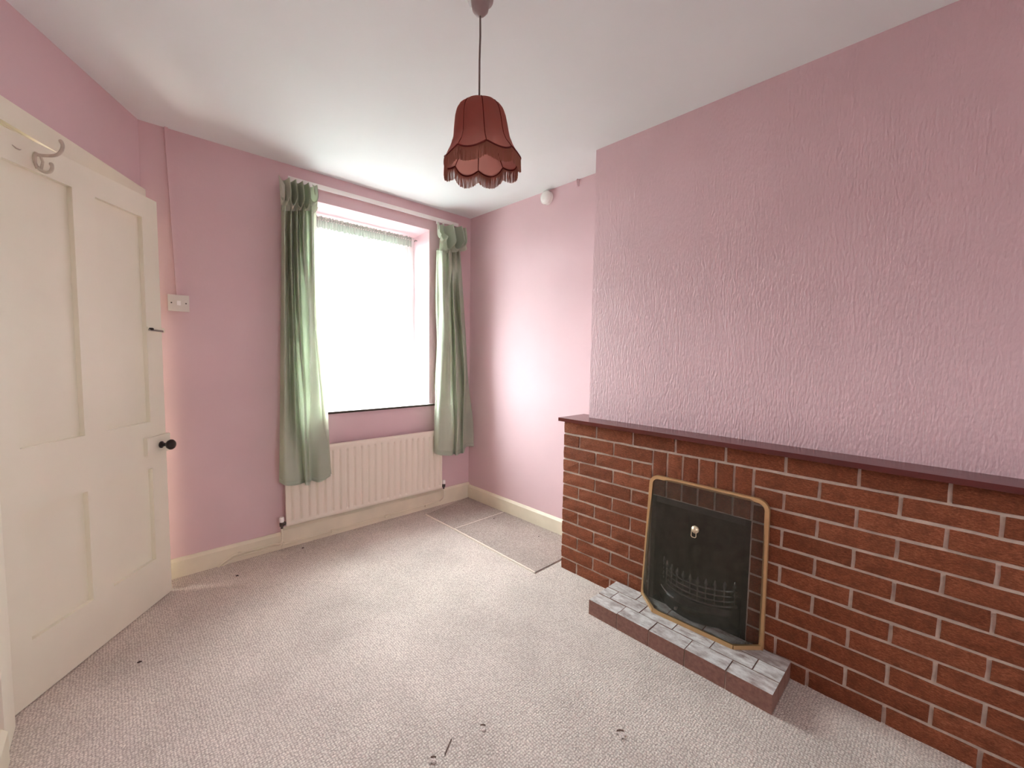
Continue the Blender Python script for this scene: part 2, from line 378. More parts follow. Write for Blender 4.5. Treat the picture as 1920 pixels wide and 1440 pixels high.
for za, zb, nm in ((Z0, 0.228, 'bottom_rail'), (0.688, 0.918, 'lock_rail'), (1.896, Z1, 'top_rail')):
    bm = bmesh.new(); dbox(bm, 0.10, 0.704, -0.035, 0, za, zb); obj(nm, bm, M['cream'], door)
for a, b in ((0.10, 0.352), (0.455, 0.704)):
    for za, zb in ((0.228, 0.688), (0.918, 1.896)):
        bm = bmesh.new(); dbox(bm, a, b, -0.030, -0.0185, za, zb)
        obj('panel', bm, M['cream'], door)
# rim lock plate, knob, latch, hinges
lk = bmesh.new(); dbox(lk, -0.004, 0.15, 0, 0.018, 0.757, 0.845); lock = obj('lock_case', lk, M['cream'], door, bevel=0.003)
K = Vector(dp(0.062, 0.018, 0.797)); nrm = Vector((dn.x, dn.y, 0))
bm = bmesh.new(); lathe(bm, [(0, 0), (0.017, 0), (0.017, 0.004), (0.0095, 0.008), (0.0085, 0.022), (0.012, 0.028), (0.021, 0.034), (0.0255, 0.043), (0.0255, 0.050), (0.020, 0.058), (0.010, 0.0625), (0, 0.0635)], 28, align_z(nrm, K))
obj('door_knob', bm, M['knob'], lock, smooth='auto')
lt = bmesh.new(); dbox(lt, -0.012, 0.10, 0, 0.006, 1.357, 1.379); latch = obj('latch', lt, M['cream'], door, bevel=0.001)
bm = bmesh.new(); tube(bm, [dp(0.005, 0.008, 1.363), dp(0.098, 0.008, 1.366)], 0.0045, 10); obj('latch_bolt', bm, M['steel'], latch, smooth='auto')
bm = bmesh.new(); lathe(bm, [(0, 0), (0.006, 0), (0.006, 0.012), (0.004, 0.016), (0, 0.017)], 14, align_z(nrm, dp(0.088, 0.006, 1.370))); obj('latch_knob', bm, M['knob'], latch, smooth='auto')
for hz in (0.25, 1.75):
    bm = bmesh.new(); tube(bm, [dp(DL+0.004, 0.004, hz), dp(DL+0.004, 0.004, hz+0.09)], 0.006, 10); obj('hinge', bm, M['cream'], door, smooth='auto')

# double coat hook screwed to the top rail
hk = thing('coat_hook', 'cream painted double coat hook at the top of the door', 'hook', dp(0.59, 0, 1.935))
def hp(s, n, z): v = Vector(dp(s, n, z)) - Vector(dp(0.59, 0, 1.935)); return v
bm = bmesh.new(); pts = catmull([(0.592, 0.003, 1.956), (0.586, 0.02, 1.956), (0.576, 0.05, 1.963), (0.569, 0.064, 1.980), (0.566, 0.069, 2.003), (0.566, 0.062, 2.022)], 22)
tube(bm, [hp(*p) for p in pts], [0.0055]*18+[0.0055, 0.006, 0.0065, 0.005], 10); obj('upper_prong', bm, M['hook'], hk, smooth='auto')
bm = bmesh.new(); pts = catmull([(0.59, 0.003, 1.915), (0.587, 0.013, 1.903), (0.583, 0.026, 1.899), (0.580, 0.037, 1.905), (0.579, 0.042, 1.920), (0.580, 0.039, 1.934)], 22)
tube(bm, [hp(*p) for p in pts], [0.0055]*18+[0.0055, 0.006, 0.0065, 0.005], 10); obj('lower_prong', bm, M['hook'], hk, smooth='auto')
bm = bmesh.new(); tube(bm, [hp(0.592, 0.004, 1.962), hp(0.598, 0.004, 1.945), hp(0.598, 0.004, 1.925), hp(0.59, 0.004, 1.908)], 0.005, 8)
tube(bm, [hp(0.588, 0.012, 1.957), hp(0.583, 0.016, 1.935), hp(0.586, 0.012, 1.908)], 0.004, 8); obj('hook_plate', bm, M['hook'], hk, smooth='auto')
bm = bmesh.new(); tube(bm, [dp(0.669, 0.001, 1.952), dp(0.66, 0.004, 1.946), dp(0.65, 0.005, 1.9455), dp(0.642, 0.003, 1.95)], [0.0008, 0.0022, 0.0022, 0.0008], 6)
tag(obj('hook_stub', bm, M['hook'], smooth=True), 'painted over stub of a removed hook on the top door rail', 'hook')

# ------------------------------------------------------------------ window
win = thing('window_1', 'white painted window with a small top light in the deep reveal', 'window', kind='structure')
FY0, FY1 = YW+0.235, YW+0.295
fz0, fz1 = WZ0, WZ1-0.024
def bar(nm, x0, x1, z0, z1, y0=FY0, y1=FY1, par=win): return obj(nm, B(((x0, y0, z0), (x1, y1, z1))), M['frame_white'], par, bevel=0.004)
bar('jamb', WX0, WX0+0.05, fz0, fz1); bar('jamb', WX1-0.05, WX1, fz0, fz1)
bar('head', WX0+0.05, WX1-0.05, fz1-0.05, fz1); bar('sill_rail', WX0+0.05, WX1-0.05, fz0, fz0+0.06)
bar('transom', WX0+0.05, WX1-0.05, 1.742, 1.800, FY0-0.008, FY1)
for z0, z1 in ((fz0+0.06, 1.742), (1.800, fz1-0.05)):
    sash = obj('casement', B(((WX0+0.05, FY0+0.01, z0), (WX0+0.085, FY1-0.01, z1)), ((WX1-0.085, FY0+0.01, z0), (WX1-0.05, FY1-0.01, z1)),
                             ((WX0+0.085, FY0+0.01, z0), (WX1-0.085, FY1-0.01, z0+0.035)), ((WX0+0.085, FY0+0.01, z1-0.035), (WX1-0.085, FY1-0.01, z1))), M['frame_white'], win)
    obj('pane', B(((WX0+0.085, FY0+0.028, z0+0.035), (WX1-0.085, FY0+0.032, z1-0.035))), M['glass'], sash)
sl = obj('sill_board', B(((WX0, YW+0.001, WZ0-0.012), (WX1, FY0, WZ0+0.003)), ((WX0-0.06, YW-0.016, WZ0-0.009), (0.012, YW+0.001, WZ0+0.003))), M['frame_white'], win)
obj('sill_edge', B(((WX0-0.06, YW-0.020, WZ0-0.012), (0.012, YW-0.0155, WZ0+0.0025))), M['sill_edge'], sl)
# small window added behind the camera, unseen, only to let in fill light
w2 = thing('fill_window', 'small plain white window added unseen behind the camera for fill light', 'window', kind='structure')
yb = YS-0.2
for nm, x0, x1, z0, z1 in (('jamb', RW[0], RW[0]+0.04, RW[2], RW[3]), ('jamb', RW[1]-0.04, RW[1], RW[2], RW[3]), ('head', RW[0]+0.04, RW[1]-0.04, RW[3]-0.04, RW[3]), ('sill_rail', RW[0]+0.04, RW[1]-0.04, RW[2], RW[2]+0.04)):
    bar(nm, x0, x1, z0, z1, yb-0.03, yb+0.03, w2)
obj('pane', B(((RW[0]+0.04, yb-0.002, RW[2]+0.04), (RW[1]-0.04, yb+0.002, RW[3]-0.04))), M['glass'], w2)
tag(obj('ground', B(((-30, -40, -0.5), (30, 40, -0.4))), M['ground']), 'pale ground outside the house', 'ground', kind='structure')

# ------------------------------------------------------------------ skirting boards
def skirting(name, a, b, nrm, hh, label, gaps=()):
    a, b, n = Vector(a), Vector(b), Vector(nrm); t = 0.019
    root = thing(name, label, 'skirting board', kind='structure')
    cuts = [0.0, *gaps, (b-a).length]; d = (b-a).normalized()
    for k, (s0, s1) in enumerate(zip(cuts, cuts[1:])):
        h = hh[k] if isinstance(hh, tuple) else hh
        p, q = a + d*(s0+(0.0008 if s0 else 0)), a + d*(s1-0.0008); bm = bmesh.new()
        prof = [(0, 0), (t, 0), (t, h-0.016), (t*0.45, h-0.003), (t*0.3, h), (0, h)]
        extrude(bm, [(p.x+n.x*u, p.y+n.y*u, z) for u, z in prof], ((q-p).x, (q-p).y, 0)); obj('board', bm, M['skirt'], root)
    return root
skirting('baseboard_north', (C0.x+0.03, YW), (XA, YW), (0, -1), (0.108, 0.135), 'cream skirting board below the radiator and window', (0.583,))
skirting('baseboard_east', (XA, YW-0.019), (XA, 0.0), (-1, 0), 0.116, 'cream skirting board in the alcove beside the brickwork')
skirting('baseboard_southwest', (XL, HG.y-0.212), (XL, YS), (1, 0), 0.11, 'cream skirting board running past the camera')

# ------------------------------------------------------------------ brick fireplace
HB = 0.8913
fp = thing('brick_fireplace', 'low red brick fireplace surround with pale mortar along the chimney breast', 'fireplace')
cache = {}
def brick_mesh(L, h, d, vert=False):
    key = (round(L, 3), round(h, 3), d, random.randrange(3))
    if key in cache: return cache[key]
    rnd = random.Random(hash(key) & 0xffff)
    bm = bmesh.new(); ny = 5 if L > 0.12 else 3; nz = 5 if h > 0.12 else 3
    rows = []
    for j in range(nz):
        row = []
        for i in range(ny):
            e = i in (0, ny-1) or j in (0, nz-1)
            row.append((rnd.uniform(-0.0018, 0.0018) + (0.003 if e else 0), -L*i/(ny-1) + (rnd.uniform(-0.0012, 0.0012)), h*j/(nz-1) + rnd.uniform(-0.0012, 0.0012)))
        rows.append(row)
    vs = grid(bm, rows)
    rim = vs[0][:] + [vs[j][-1] for j in range(1, nz)] + vs[-1][-2::-1] + [vs[j][0] for j in range(nz-2, 0, -1)]
    back = [bm.verts.new((d, v.co.y, v.co.z)) for v in rim]
    for i in range(len(rim)): bm.faces.new((rim[i], rim[(i+1) % len(rim)], back[(i+1) % len(rim)], back[i]))
    bmesh.ops.recalc_face_normals(bm, faces=bm.faces[:])
    me = bpy.data.meshes.new('brick'); bm.to_mesh(me); bm.free(); me.materials.append(M['brick'])
    cache[key] = me; return me
def lay(u0, u1, z0, z1, d=0.045):
    o = link('brick', brick_mesh(u1-u0, z1-z0, d), None, fp); o.location = (random.uniform(-0.0012, 0.0012), -u0, z0)
G = 0.0056; UEND = 2.3
for r in range(1, 13):
    z1 = HB-0.075*(r-1)-G; z0 = HB-0.075*r+G
    if r == 1: z1 = HB-0.0025
    z0 = max(z0, 0.0)
    js = [225*k/1000 for k in range(0, 12)] if r % 2 else [0] + [(112.5+225*k)/1000 for k in range(0, 12)]
    for a, b in zip(js, js[1:]):
        if a >= UEND: continue
        parts = [(a, b)]
        if r >= 2:
            parts = []
            if a < 0.5625: parts.append((a, min(b, 0.5625)))
            if b > 1.0125: parts.append((max(a, 1.0125), b))
        for p, q in parts:
            if q-p < 0.03: continue
            lay(p+(G if p > 0 else 0), q-G, z0, z1)
for k in range(6):                                    # soldier course over the opening
    lay(0.5625+0.075*k+G, 0.5625+0.075*(k+1)-G, HB-0.075*4+G, HB-0.075-G)
MR = 0.0075
obj('mortar', B(((MR, -0.5625+0.001, 0), (XB-0.001, -0.001, HB-0.002)), ((MR, -UEND-0.1, 0), (XB-0.001, -1.0125, HB-0.002)), ((MR, -1.0125, OZ), (XB-0.001, -0.5615, HB-0.002))), M['mortar'], fp)
# mantel shelf
bm = bmesh.new()
prism(bm, [(-0.034, 0.018), (-0.034, -UEND-0.12), (XB-0.001, -UEND-0.12), (XB-0.001, YB), (0.215, YB), (0.215, 0.018)], HB+0.0005, HB+0.0205)
tag(obj('mantel_shelf', bm, M['mantel'], bevel=0.003), 'thin dark red painted shelf capping the brick fireplace', 'shelf')

# hearth of bricks laid flat
ht = thing('hearth', 'raised tiled hearth dusted with grey ash in front of the fire', 'hearth')
HX, HY0, HY1, HH = -0.2506, -0.3855, -1.186, 0.0745
rowsx = [(-0.2506, -0.168), (-0.168, -0.085), (-0.085, -0.004)]
for k, (xa, xb_) in enumerate(rowsx):
    js = [HY0-0.16*i for i in range(6)]; js[-1] = HY1
    if k == 1: js = [HY0, HY0-0.067] + [HY0-0.067-0.16*i for i in range(1, 5)] + [HY1]
    for a, b in zip(js, js[1:]):
        bm = bmesh.new(); g = 0.0022
        box(bm, (xa+(g if k else 0), b+g, 0), (xb_-g, a-g, HH+random.uniform(-0.0012, 0.0012)))
        obj('brick', bm, M['hearth'], ht, bevel=0.0025)
obj('mortar', B(((HX+0.004, HY1+0.004, 0), (-0.003, HY0-0.004, HH-0.004))), M['mortar'], ht)

# ------------------------------------------------------------------ iron fire
ins = thing('fire_insert', 'black cast iron fire basket set in the brick opening', 'fireplace insert')
ya, yb2 = OY0-0.001, OY1+0.001; zt = OZ-0.001; zb = 0.0
bm = bmesh.new()
prism(bm, [(0.012, ya), (0.012, ya-0.022), (0.33, ya-0.08), (0.33, ya)], zb, zt); obj('side_cheek', bm, M['soot'], ins)
bm = bmesh.new(); prism(bm, [(0.012, yb2), (0.33, yb2), (0.33, yb2+0.08), (0.012, yb2+0.022)], zb, zt); obj('side_cheek', bm, M['soot'], ins)
bm = bmesh.new(); extrude(bm, [(0.33, ya-0.001, zb), (0.39, ya-0.001, zb), (0.39, ya-0.001, zt), (0.25, ya-0.001, zt)], (0, yb2-ya+0.002, 0)); obj('fireback', bm, M['soot'], ins)
obj('throat_plate', B(((0.014, yb2+0.022, zt-0.03), (0.30, ya-0.022, zt))), M['iron'], ins)
obj('base_plate', B(((-0.002, yb2+0.022, 0.0), (0.33, ya-0.022, 0.078))), M['iron'], ins)
yc = (ya+yb2)/2
def bow(t, out, half=0.172, back=0.055):      # t in -1..1 along the bowed front
    return (back - (out+back)*(1-t*t)**0.8, yc - half*t)
def rail(nm, z, r, out=0.035):
    bm = bmesh.new(); tube(bm, [(*bow(-1+2*i/24, out), z) for i in range(25)], r, 8); return obj(nm, bm, M['iron_polish'], ins, smooth='auto')
for z, r in ((0.243, 0.0042), (0.219, 0.0042), (0.195, 0.0042), (0.172, 0.006)): rail('grate_rail', z, r)
for k in range(11):
    x, y = bow(-0.96+1.92*k/10, 0.035)
    bm = bmesh.new(); lathe(bm, [(0, 0.168), (0.004, 0.168), (0.004, 0.190), (0.0068, 0.195), (0.004, 0.200), (0.004, 0.214), (0.0068, 0.219), (0.004, 0.224), (0.004, 0.239), (0.0074, 0.244), (0.004, 0.250), (0.0088, 0.262), (0.0080, 0.270), (0.0028, 0.285), (0, 0.288)], 10, Matrix.Translation((x, y, 0)))
    obj('grate_bar', bm, M['iron_polish'], ins, smooth='auto')
bm = bmesh.new(); rowsg = []
for z, out in ((0.079, 0.05), (0.10, 0.056), (0.128, 0.054), (0.134, 0.060), (0.140, 0.060), (0.146, 0.05), (0.165, 0.04)):
    rowsg.append([(*bow(-1+2*i/24, out, 0.188), z) for i in range(25)])
grid(bm, rowsg); bmesh.ops.solidify(bm, geom=bm.faces[:], thickness=0.004); ash = obj('ash_cover', bm, M['iron_polish'], ins, smooth='auto')
x, y = bow(-0.25, 0.056, 0.188)
bm = bmesh.new(); lathe(bm, [(0, 0), (0.004, 0), (0.004, 0.01), (0.008, 0.014), (0.006, 0.02), (0, 0.022)], 12, align_z((-1, 0.15, 0), (x, y, 0.112))); obj('ash_knob', bm, M['steel'], ash, smooth='auto')
bm = bmesh.new(); tube(bm, [(*bow(-0.85+0.5*i/8, 0.066, 0.188), 0.152) for i in range(9)], 0.0028, 8); obj('draw_bar', bm, M['steel'], ash, smooth='auto')

# ------------------------------------------------------------------ fire guard with real wire gauze
fg = thing('fire_guard', 'brass framed black mesh fire guard standing on the hearth', 'fire guard', (0, 0, HH))
def gy(v): return (-0.538-0.024*v, -1.088+0.005*v)      # left and right edge at height fraction
GH = 0.621
def gd(v): return 0.094*(1-v**2.6)+0.010
def gpt(u, v):
    yl, yr = gy(v); y = yl + (yr-yl)*u; d = gd(v)
    if u < 0.24: k = u/0.24
    elif u > 0.84: k = (1-u)/0.16
    else: k = 1
    k = math.sin(k*PI/2)**0.9 if v > 0.04 else k
    return Vector((-0.008 - d*k + (0.012*max(0, (u-0.24)/0.6) if 0.24 <= u <= 0.84 else (0.012 if u > 0.84 else 0))*(1-v), y, 0.004 + GH*v))
# outer frame: flat brass strip with rounded upper corners
def frame_outline(inset):
    pts = []; yl0, yr0 = gy(0); yl1, yr1 = gy(1); R = 0.045-inset
    yl0 -= inset; yl1 -= inset; yr0 += inset; yr1 += inset; top = GH+0.004-inset
    pts.append((yl0, 0.0))
    for k in range(9):
        a = PI*k/16; pts.append((yl1-R+R*math.cos(a), top-R+R*math.sin(a)))
    for k in range(9):
        a = PI/2+PI*k/16; pts.append((yr1+R+R*math.cos(a), top-R+R*math.sin(a)))
    pts.append((yr0, 0.0)); return pts
oo, ii = frame_outline(0), frame_outline(0.0165)
bm = bmesh.new(); rr = []
for (y1, z1), (y2, z2) in zip(oo, ii): rr.append([bm.verts.new((x, y, z)) for x, y, z in ((-0.021, y1, z1), (-0.021, y2, z2), (-0.004, y2, z2), (-0.004, y1, z1))])
for a, b in zip(rr, rr[1:]):
    for k in range(4): bm.faces.new((a[k], a[(k+1) % 4], b[(k+1) % 4], b[k]))
bm.faces.new(rr[0]); bm.faces.new(rr[-1][::-1]); obj('guard_frame', bm, M['brass'], fg, bevel=0.0015)
base = [(-0.012, gy(0)[0]-0.006), (-0.112, -0.652), (-0.100, -1.000), (-0.012, gy(0)[1]+0.006)]
for (p, q) in zip(base, base[1:]):
    p, q = Vector(p), Vector(q); n = (q-p).normalized(); n = Vector((-n.y, n.x))*0.006; bm = bmesh.new()
    prism(bm, [tuple(p+n), tuple(q+n), tuple(q-n), tuple(p-n)], 0, 0.017); obj('base_rail', bm, M['brass'], fg, bevel=0.001)
bm = bmesh.new()
def strand(pts, r=0.00027):
    prev = None
    for i, p in enumerate(pts):
        t = (pts[min(i+1, len(pts)-1)]-pts[max(i-1, 0)]).normalized(); n = t.cross(Vector((0.9, 0.2, 0.35))).normalized(); b = t.cross(n)
        ring = [bm.verts.new(p + (n*math.cos(a)+b*math.sin(a))*r) for a in (0.3, 0.3+2*PI/3, 0.3+4*PI/3)]
        if prev:
            for k in range(3): bm.faces.new((prev[k], prev[(k+1) % 3], ring[(k+1) % 3], ring[k]))
        prev = ring
NU, NV = 300, 290
for i in range(NU):
    u = 0.012 + 0.976*i/(NU-1); edge = min(u, 1-u); vt = 0.992
    if edge < 0.065: vt = 0.992 - 0.05*(1-math.sqrt(max(0, 1-((0.065-edge)/0.065)**2)))
    strand([gpt(u, 0.012+(vt-0.012)*k/9) for k in range(10)])
for j in range(NV):
    v = 0.012 + 0.98*j/(NV-1); e = 0.012
    if v > 0.93: e = 0.012 + 0.055*(1-math.sqrt(max(0, 1-((v-0.93)/0.07)**2)))
    strand([gpt(e+(1-2*e)*k/16, v) for k in range(17)])
gm = obj('wire_gauze', bm, M['wire'], fg); gm['kind'] = 'stuff'
kp = gpt(0.49, 0.70); kv = Vector((-1, 0, 0.12))
bm = bmesh.new(); lathe(bm, [(0, -0.003), (0.0165, -0.003), (0.0165, 0.002), (0.014, 0.005), (0.0125, 0.0055), (0.010, 0.009), (0.006, 0.013), (0, 0.014)], 24, align_z(kv, kp)); kb = obj('handle_boss', bm, M['ivory'], fg, smooth='auto')
bm = bmesh.new(); pts = [(kp.x-0.013, kp.y+0.010, kp.z-0.002), (kp.x-0.014, kp.y+0.0105, kp.z-0.026), (kp.x-0.014, kp.y+0.006, kp.z-0.031), (kp.x-0.014, kp.y-0.006, kp.z-0.031), (kp.x-0.014, kp.y-0.0105, kp.z-0.026), (kp.x-0.013, kp.y-0.010, kp.z-0.002)]
tube(bm, pts, 0.0017, 8, closed=True); obj('drop_ring', bm, M['ivory'], kb, smooth='auto')

# ------------------------------------------------------------------ radiator
RX0, RX1, RZ0, RZ1, RY = -1.152, 0.024, 0.161, 0.650, YW-0.078
rad = thing('radiator', 'cream ribbed panel radiator under the window', 'radiator', ((RX0+RX1)/2, RY, RZ0))
off = Vector(rad.location)
pitchx = 0.0508; x_first = RX0+0.036; nfl = 23
def rdepth(x, z):
    k = (x-x_first)/pitchx; i = round(k)
    if i < 0 or i >= nfl: g = 0
    else:
        t = abs(k-i)*pitchx; g = 0 if t > 0.0135 else 0.5+0.5*math.cos(PI*t/0.0135)
    e = min((z-RZ0-0.022)/0.012, (RZ1-0.034-z)/0.012); e = max(0, min(1, e)); e = e*e*(3-2*e)
    return 0.0115*g*e
xs = []
x = RX0
n = 23*10
xs = [RX0+(RX1-RX0)*i/n for i in range(n+1)]
zs = [RZ0, RZ0+0.006, RZ0+0.012, RZ0+0.022, RZ0+0.026, RZ0+0.030, RZ0+0.034, RZ0+0.038, RZ0+0.15, RZ0+0.3, RZ1-0.052, RZ1-0.048, RZ1-0.044, RZ1-0.040, RZ1-0.034, RZ1-0.016, RZ1-0.010, RZ1-0.004, RZ1]
def seam(z): return 0.006*max(0, 1-(z-RZ0)/0.010) + 0.007*max(0, 1-(RZ1-z)/0.012)
bm = bmesh.new(); rows = [[(x, RY+rdepth(x, z)+seam(z), z) for x in xs] for z in zs]
vs = grid(bm, rows)
back = [[bm.verts.new((x, RY+0.016, z)) for x in (RX0, RX1)] for z in (RZ0, RZ1)]
bm.faces.new((back[0][0], back[0][1], back[1][1], back[1][0]))
for row, bk in ((vs[0], back[0]), (vs[-1], back[1])): bm.faces.new(row + [bk[1], bk[0]])
bm.faces.new([r[0] for r in vs] + [back[1][0], back[0][0]]); bm.faces.new([r[-1] for r in vs] + [back[1][1], back[0][1]])
bmesh.ops.translate(bm, verts=bm.verts[:], vec=-off); obj('panel', bm, M['radiator'], rad, smooth='auto')
obj('top_seam', B(((RX0-off.x, 0.004, RZ1-off.z), (RX1-off.x, 0.012, RZ1-off.z+0.004))), M['radiator'], rad, bevel=0.001)
for bx in (-0.95, -0.17):
    obj('bracket', B(((bx-off.x, 0.015, 0.02), (bx+0.03-off.x, 0.0765, 0.07))), M['radiator'], rad)
for sx, x in ((-1, RX0), (1, RX1)):
    vx = x + sx*0.024
    bm = bmesh.new(); tube(bm, [(x-sx*0.01, RY+0.012, RZ0+0.022), (vx, RY+0.012, RZ0+0.022)], 0.0085, 12)
    lathe(bm, [(0, -0.030), (0.007, -0.030), (0.007, -0.016), (0.013, -0.014), (0.0145, 0.004), (0.010, 0.010), (0.010, 0.014), (0, 0.014)], 14, Matrix.Translation((vx, RY+0.012, RZ0+0.022)))
    lathe(bm, [(0, 0), (0.014, 0), (0.014, 0.012), (0, 0.012)], 6, align_z((sx, 0, 0), (x+sx*0.004, RY+0.012, RZ0+0.022)))
    bmesh.ops.translate(bm, verts=bm.verts[:], vec=-off); vb = obj('valve', bm, M['tarnish'], rad, smooth='auto')
    bm = bmesh.new(); lathe(bm, [(0, 0), (0.013, 0), (0.0145, 0.006), (0.0135, 0.026), (0.011, 0.031), (0, 0.032)], 18, Matrix.Translation((vx, RY+0.012, RZ0+0.0345)))
    bmesh.ops.translate(bm, verts=bm.verts[:], vec=-off); obj('valve_cap', bm, M['white'], vb, smooth='auto')
# heating pipes along the skirting
py = YW-0.019-0.007
def pipe(pts, clips, y, z):
    bm = bmesh.new(); tube(bm, [Vector(p)-off for p in pts], 0.0052, 8); t = obj('pipe', bm, M['skirt'], rad, smooth='auto')
    for cx in clips:
        o = obj('pipe_clip', B((tuple(Vector((cx-0.007, y-0.008, z-0.009))-off), tuple(Vector((cx+0.007, YW-0.0195, z+0.009))-off))), M['skirt'], t, bevel=0.002)
vy = RY+0.012
pipe(catmull([(-1.515, py, -0.01), (-1.49, py, 0.012), (-1.45, py, 0.038), (-1.42, py, 0.047), (-1.30, py, 0.048), (-1.22, py, 0.048), (-1.186, vy, 0.056), (-1.176, vy, 0.09), (-1.176, vy, RZ0-0.006)], 60), (-1.40,), py, 0.047)
pipe(catmull([(-1.50, py, -0.01), (-1.472, py, 0.008), (-1.43, py, 0.026), (-1.40, py, 0.030), (-1.1, py, 0.031), (-0.6, py, 0.036), (-0.2, py, 0.040), (0.0, py, 0.042), (0.04, py-0.01, 0.05), (0.048, vy, 0.09), (0.048, vy, RZ0-0.006)], 90), (-1.16, -0.85, -0.45, -0.1), py, 0.034)

# ------------------------------------------------------------------ curtains
LEFT = [[(-1.135, 1.315, 2.167), (-1.131, 1.275, 2.152), (-1.096, 1.325, 2.172), (-1.095, 1.275, 2.154), (-1.063, 1.325, 2.174), (-1.062, 1.275, 2.159), (-1.028, 1.325, 2.18), (-1.025, 1.275, 2.169), (-0.987, 1.325, 2.197), (-0.975, 1.285, 2.197), (-0.938, 1.325, 2.222)], [(-1.139, 1.315, 1.92), (-1.138, 1.265, 1.912), (-1.101, 1.335, 1.931), (-1.103, 1.265, 1.919), (-1.064, 1.335, 1.938), (-1.069, 1.265, 1.925), (-1.026, 1.335, 1.945), (-1.032, 1.265, 1.932), (-0.988, 1.325, 1.951), (-0.978, 1.275, 1.944), (-0.942, 1.315, 1.958)], [(-1.15, 1.315, 1.499), (-1.146, 1.265, 1.496), (-1.101, 1.33, 1.504), (-1.098, 1.275, 1.501), (-1.065, 1.325, 1.506), (-1.066, 1.26, 1.502), (-1.033, 1.305, 1.507), (-1.017, 1.285, 1.507), (-1.006, 1.26, 1.507), (-0.962, 1.315, 1.514), (-0.932, 1.315, 1.516)], [(-1.163, 1.315, 1.004), (-1.158, 1.255, 1.008), (-1.105, 1.315, 1.001), (-1.095, 1.275, 1.003), (-1.058, 1.325, 0.997), (-1.054, 1.255, 1.003), (-1.032, 1.265, 1.001), (-1.019, 1.255, 1.001), (-1.009, 1.245, 1.001), (-0.94, 1.315, 0.992), (-0.896, 1.305, 0.99)], [(-1.187, 1.285, 0.642), (-1.17, 1.235, 0.649), (-1.123, 1.265, 0.636), (-1.095, 1.255, 0.634), (-1.056, 1.29, 0.622), (-1.055, 1.24, 0.631), (-1.035, 1.255, 0.625), (-1.026, 1.24, 0.626), (-0.999, 1.285, 0.614), (-0.953, 1.265, 0.611), (-0.888, 1.285, 0.597)], [(-1.193, 1.285, 0.462), (-1.171, 1.235, 0.449), (-1.128, 1.225, 0.441), (-1.085, 1.245, 0.436), (-1.046, 1.29, 0.428), (-1.051, 1.245, 0.425), (-1.038, 1.245, 0.419), (-1.025, 1.245, 0.42), (-1.002, 1.285, 0.434), (-0.962, 1.245, 0.425), (-0.879, 1.285, 0.443)]]
RIGHT = [[(-0.014, 1.315, 2.1), (-0.018, 1.265, 2.083), (0.001, 1.255, 2.085), (0.079, 1.325, 2.11), (0.058, 1.265, 2.105), (0.093, 1.285, 2.115), (0.146, 1.33, 2.141), (0.127, 1.275, 2.136), (0.178, 1.315, 2.161), (0.172, 1.285, 2.163), (0.223, 1.325, 2.198)], [(-0.02, 1.315, 1.714), (-0.007, 1.285, 1.713), (-0.006, 1.25, 1.71), (0.037, 1.275, 1.717), (0.068, 1.275, 1.72), (0.131, 1.335, 1.732), (0.11, 1.275, 1.724), (0.185, 1.335, 1.737), (0.166, 1.265, 1.729), (0.208, 1.285, 1.735), (0.266, 1.325, 1.745)], [(-0.007, 1.315, 1.375), (-0.007, 1.275, 1.375), (0.022, 1.25, 1.375), (0.065, 1.275, 1.377), (0.086, 1.275, 1.378), (0.147, 1.335, 1.381), (0.134, 1.275, 1.38), (0.216, 1.335, 1.383), (0.197, 1.265, 1.382), (0.24, 1.285, 1.383), (0.297, 1.325, 1.386)], [(-0.02, 1.315, 1.074), (-0.021, 1.26, 1.077), (0.017, 1.255, 1.076), (0.056, 1.275, 1.074), (0.088, 1.275, 1.073), (0.145, 1.325, 1.069), (0.147, 1.275, 1.071), (0.243, 1.33, 1.066), (0.222, 1.265, 1.07), (0.267, 1.295, 1.067), (0.322, 1.325, 1.064)], [(-0.055, 1.285, 0.733), (-0.039, 1.245, 0.736), (0.008, 1.24, 0.732), (0.046, 1.235, 0.729), (0.085, 1.245, 0.724), (0.139, 1.29, 0.713), (0.139, 1.245, 0.719), (0.211, 1.29, 0.706), (0.199, 1.245, 0.713), (0.269, 1.3, 0.699), (0.345, 1.300, 0.69)], [(-0.062, 1.285, 0.477), (-0.053, 1.245, 0.468), (0.001, 1.235, 0.455), (0.04, 1.23, 0.448), (0.082, 1.245, 0.441), (0.136, 1.29, 0.438), (0.13, 1.245, 0.433), (0.202, 1.29, 0.432), (0.21, 1.255, 0.442), (0.272, 1.3, 0.476), (0.351, 1.295, 0.471)]]
def drape(levels, nu, nv, back=0.0, xs=1.0, shrink=0.0):
    levels = [[(x, y + (0.022 if (i % 2 == 0 and y > 1.30 and z > 0.8) else 0), z) for i, (x, y, z) in enumerate(r)] for r in levels]
    cols = [catmull(r, nu) for r in levels]; rows = []
    cross = [catmull([c[i] for c in cols], nv) for i in range(nu)]
    for j in range(nv): rows.append([cross[i][j] + Vector((0, back, shrink*j/(nv-1))) for i in range(nu)])
    return rows
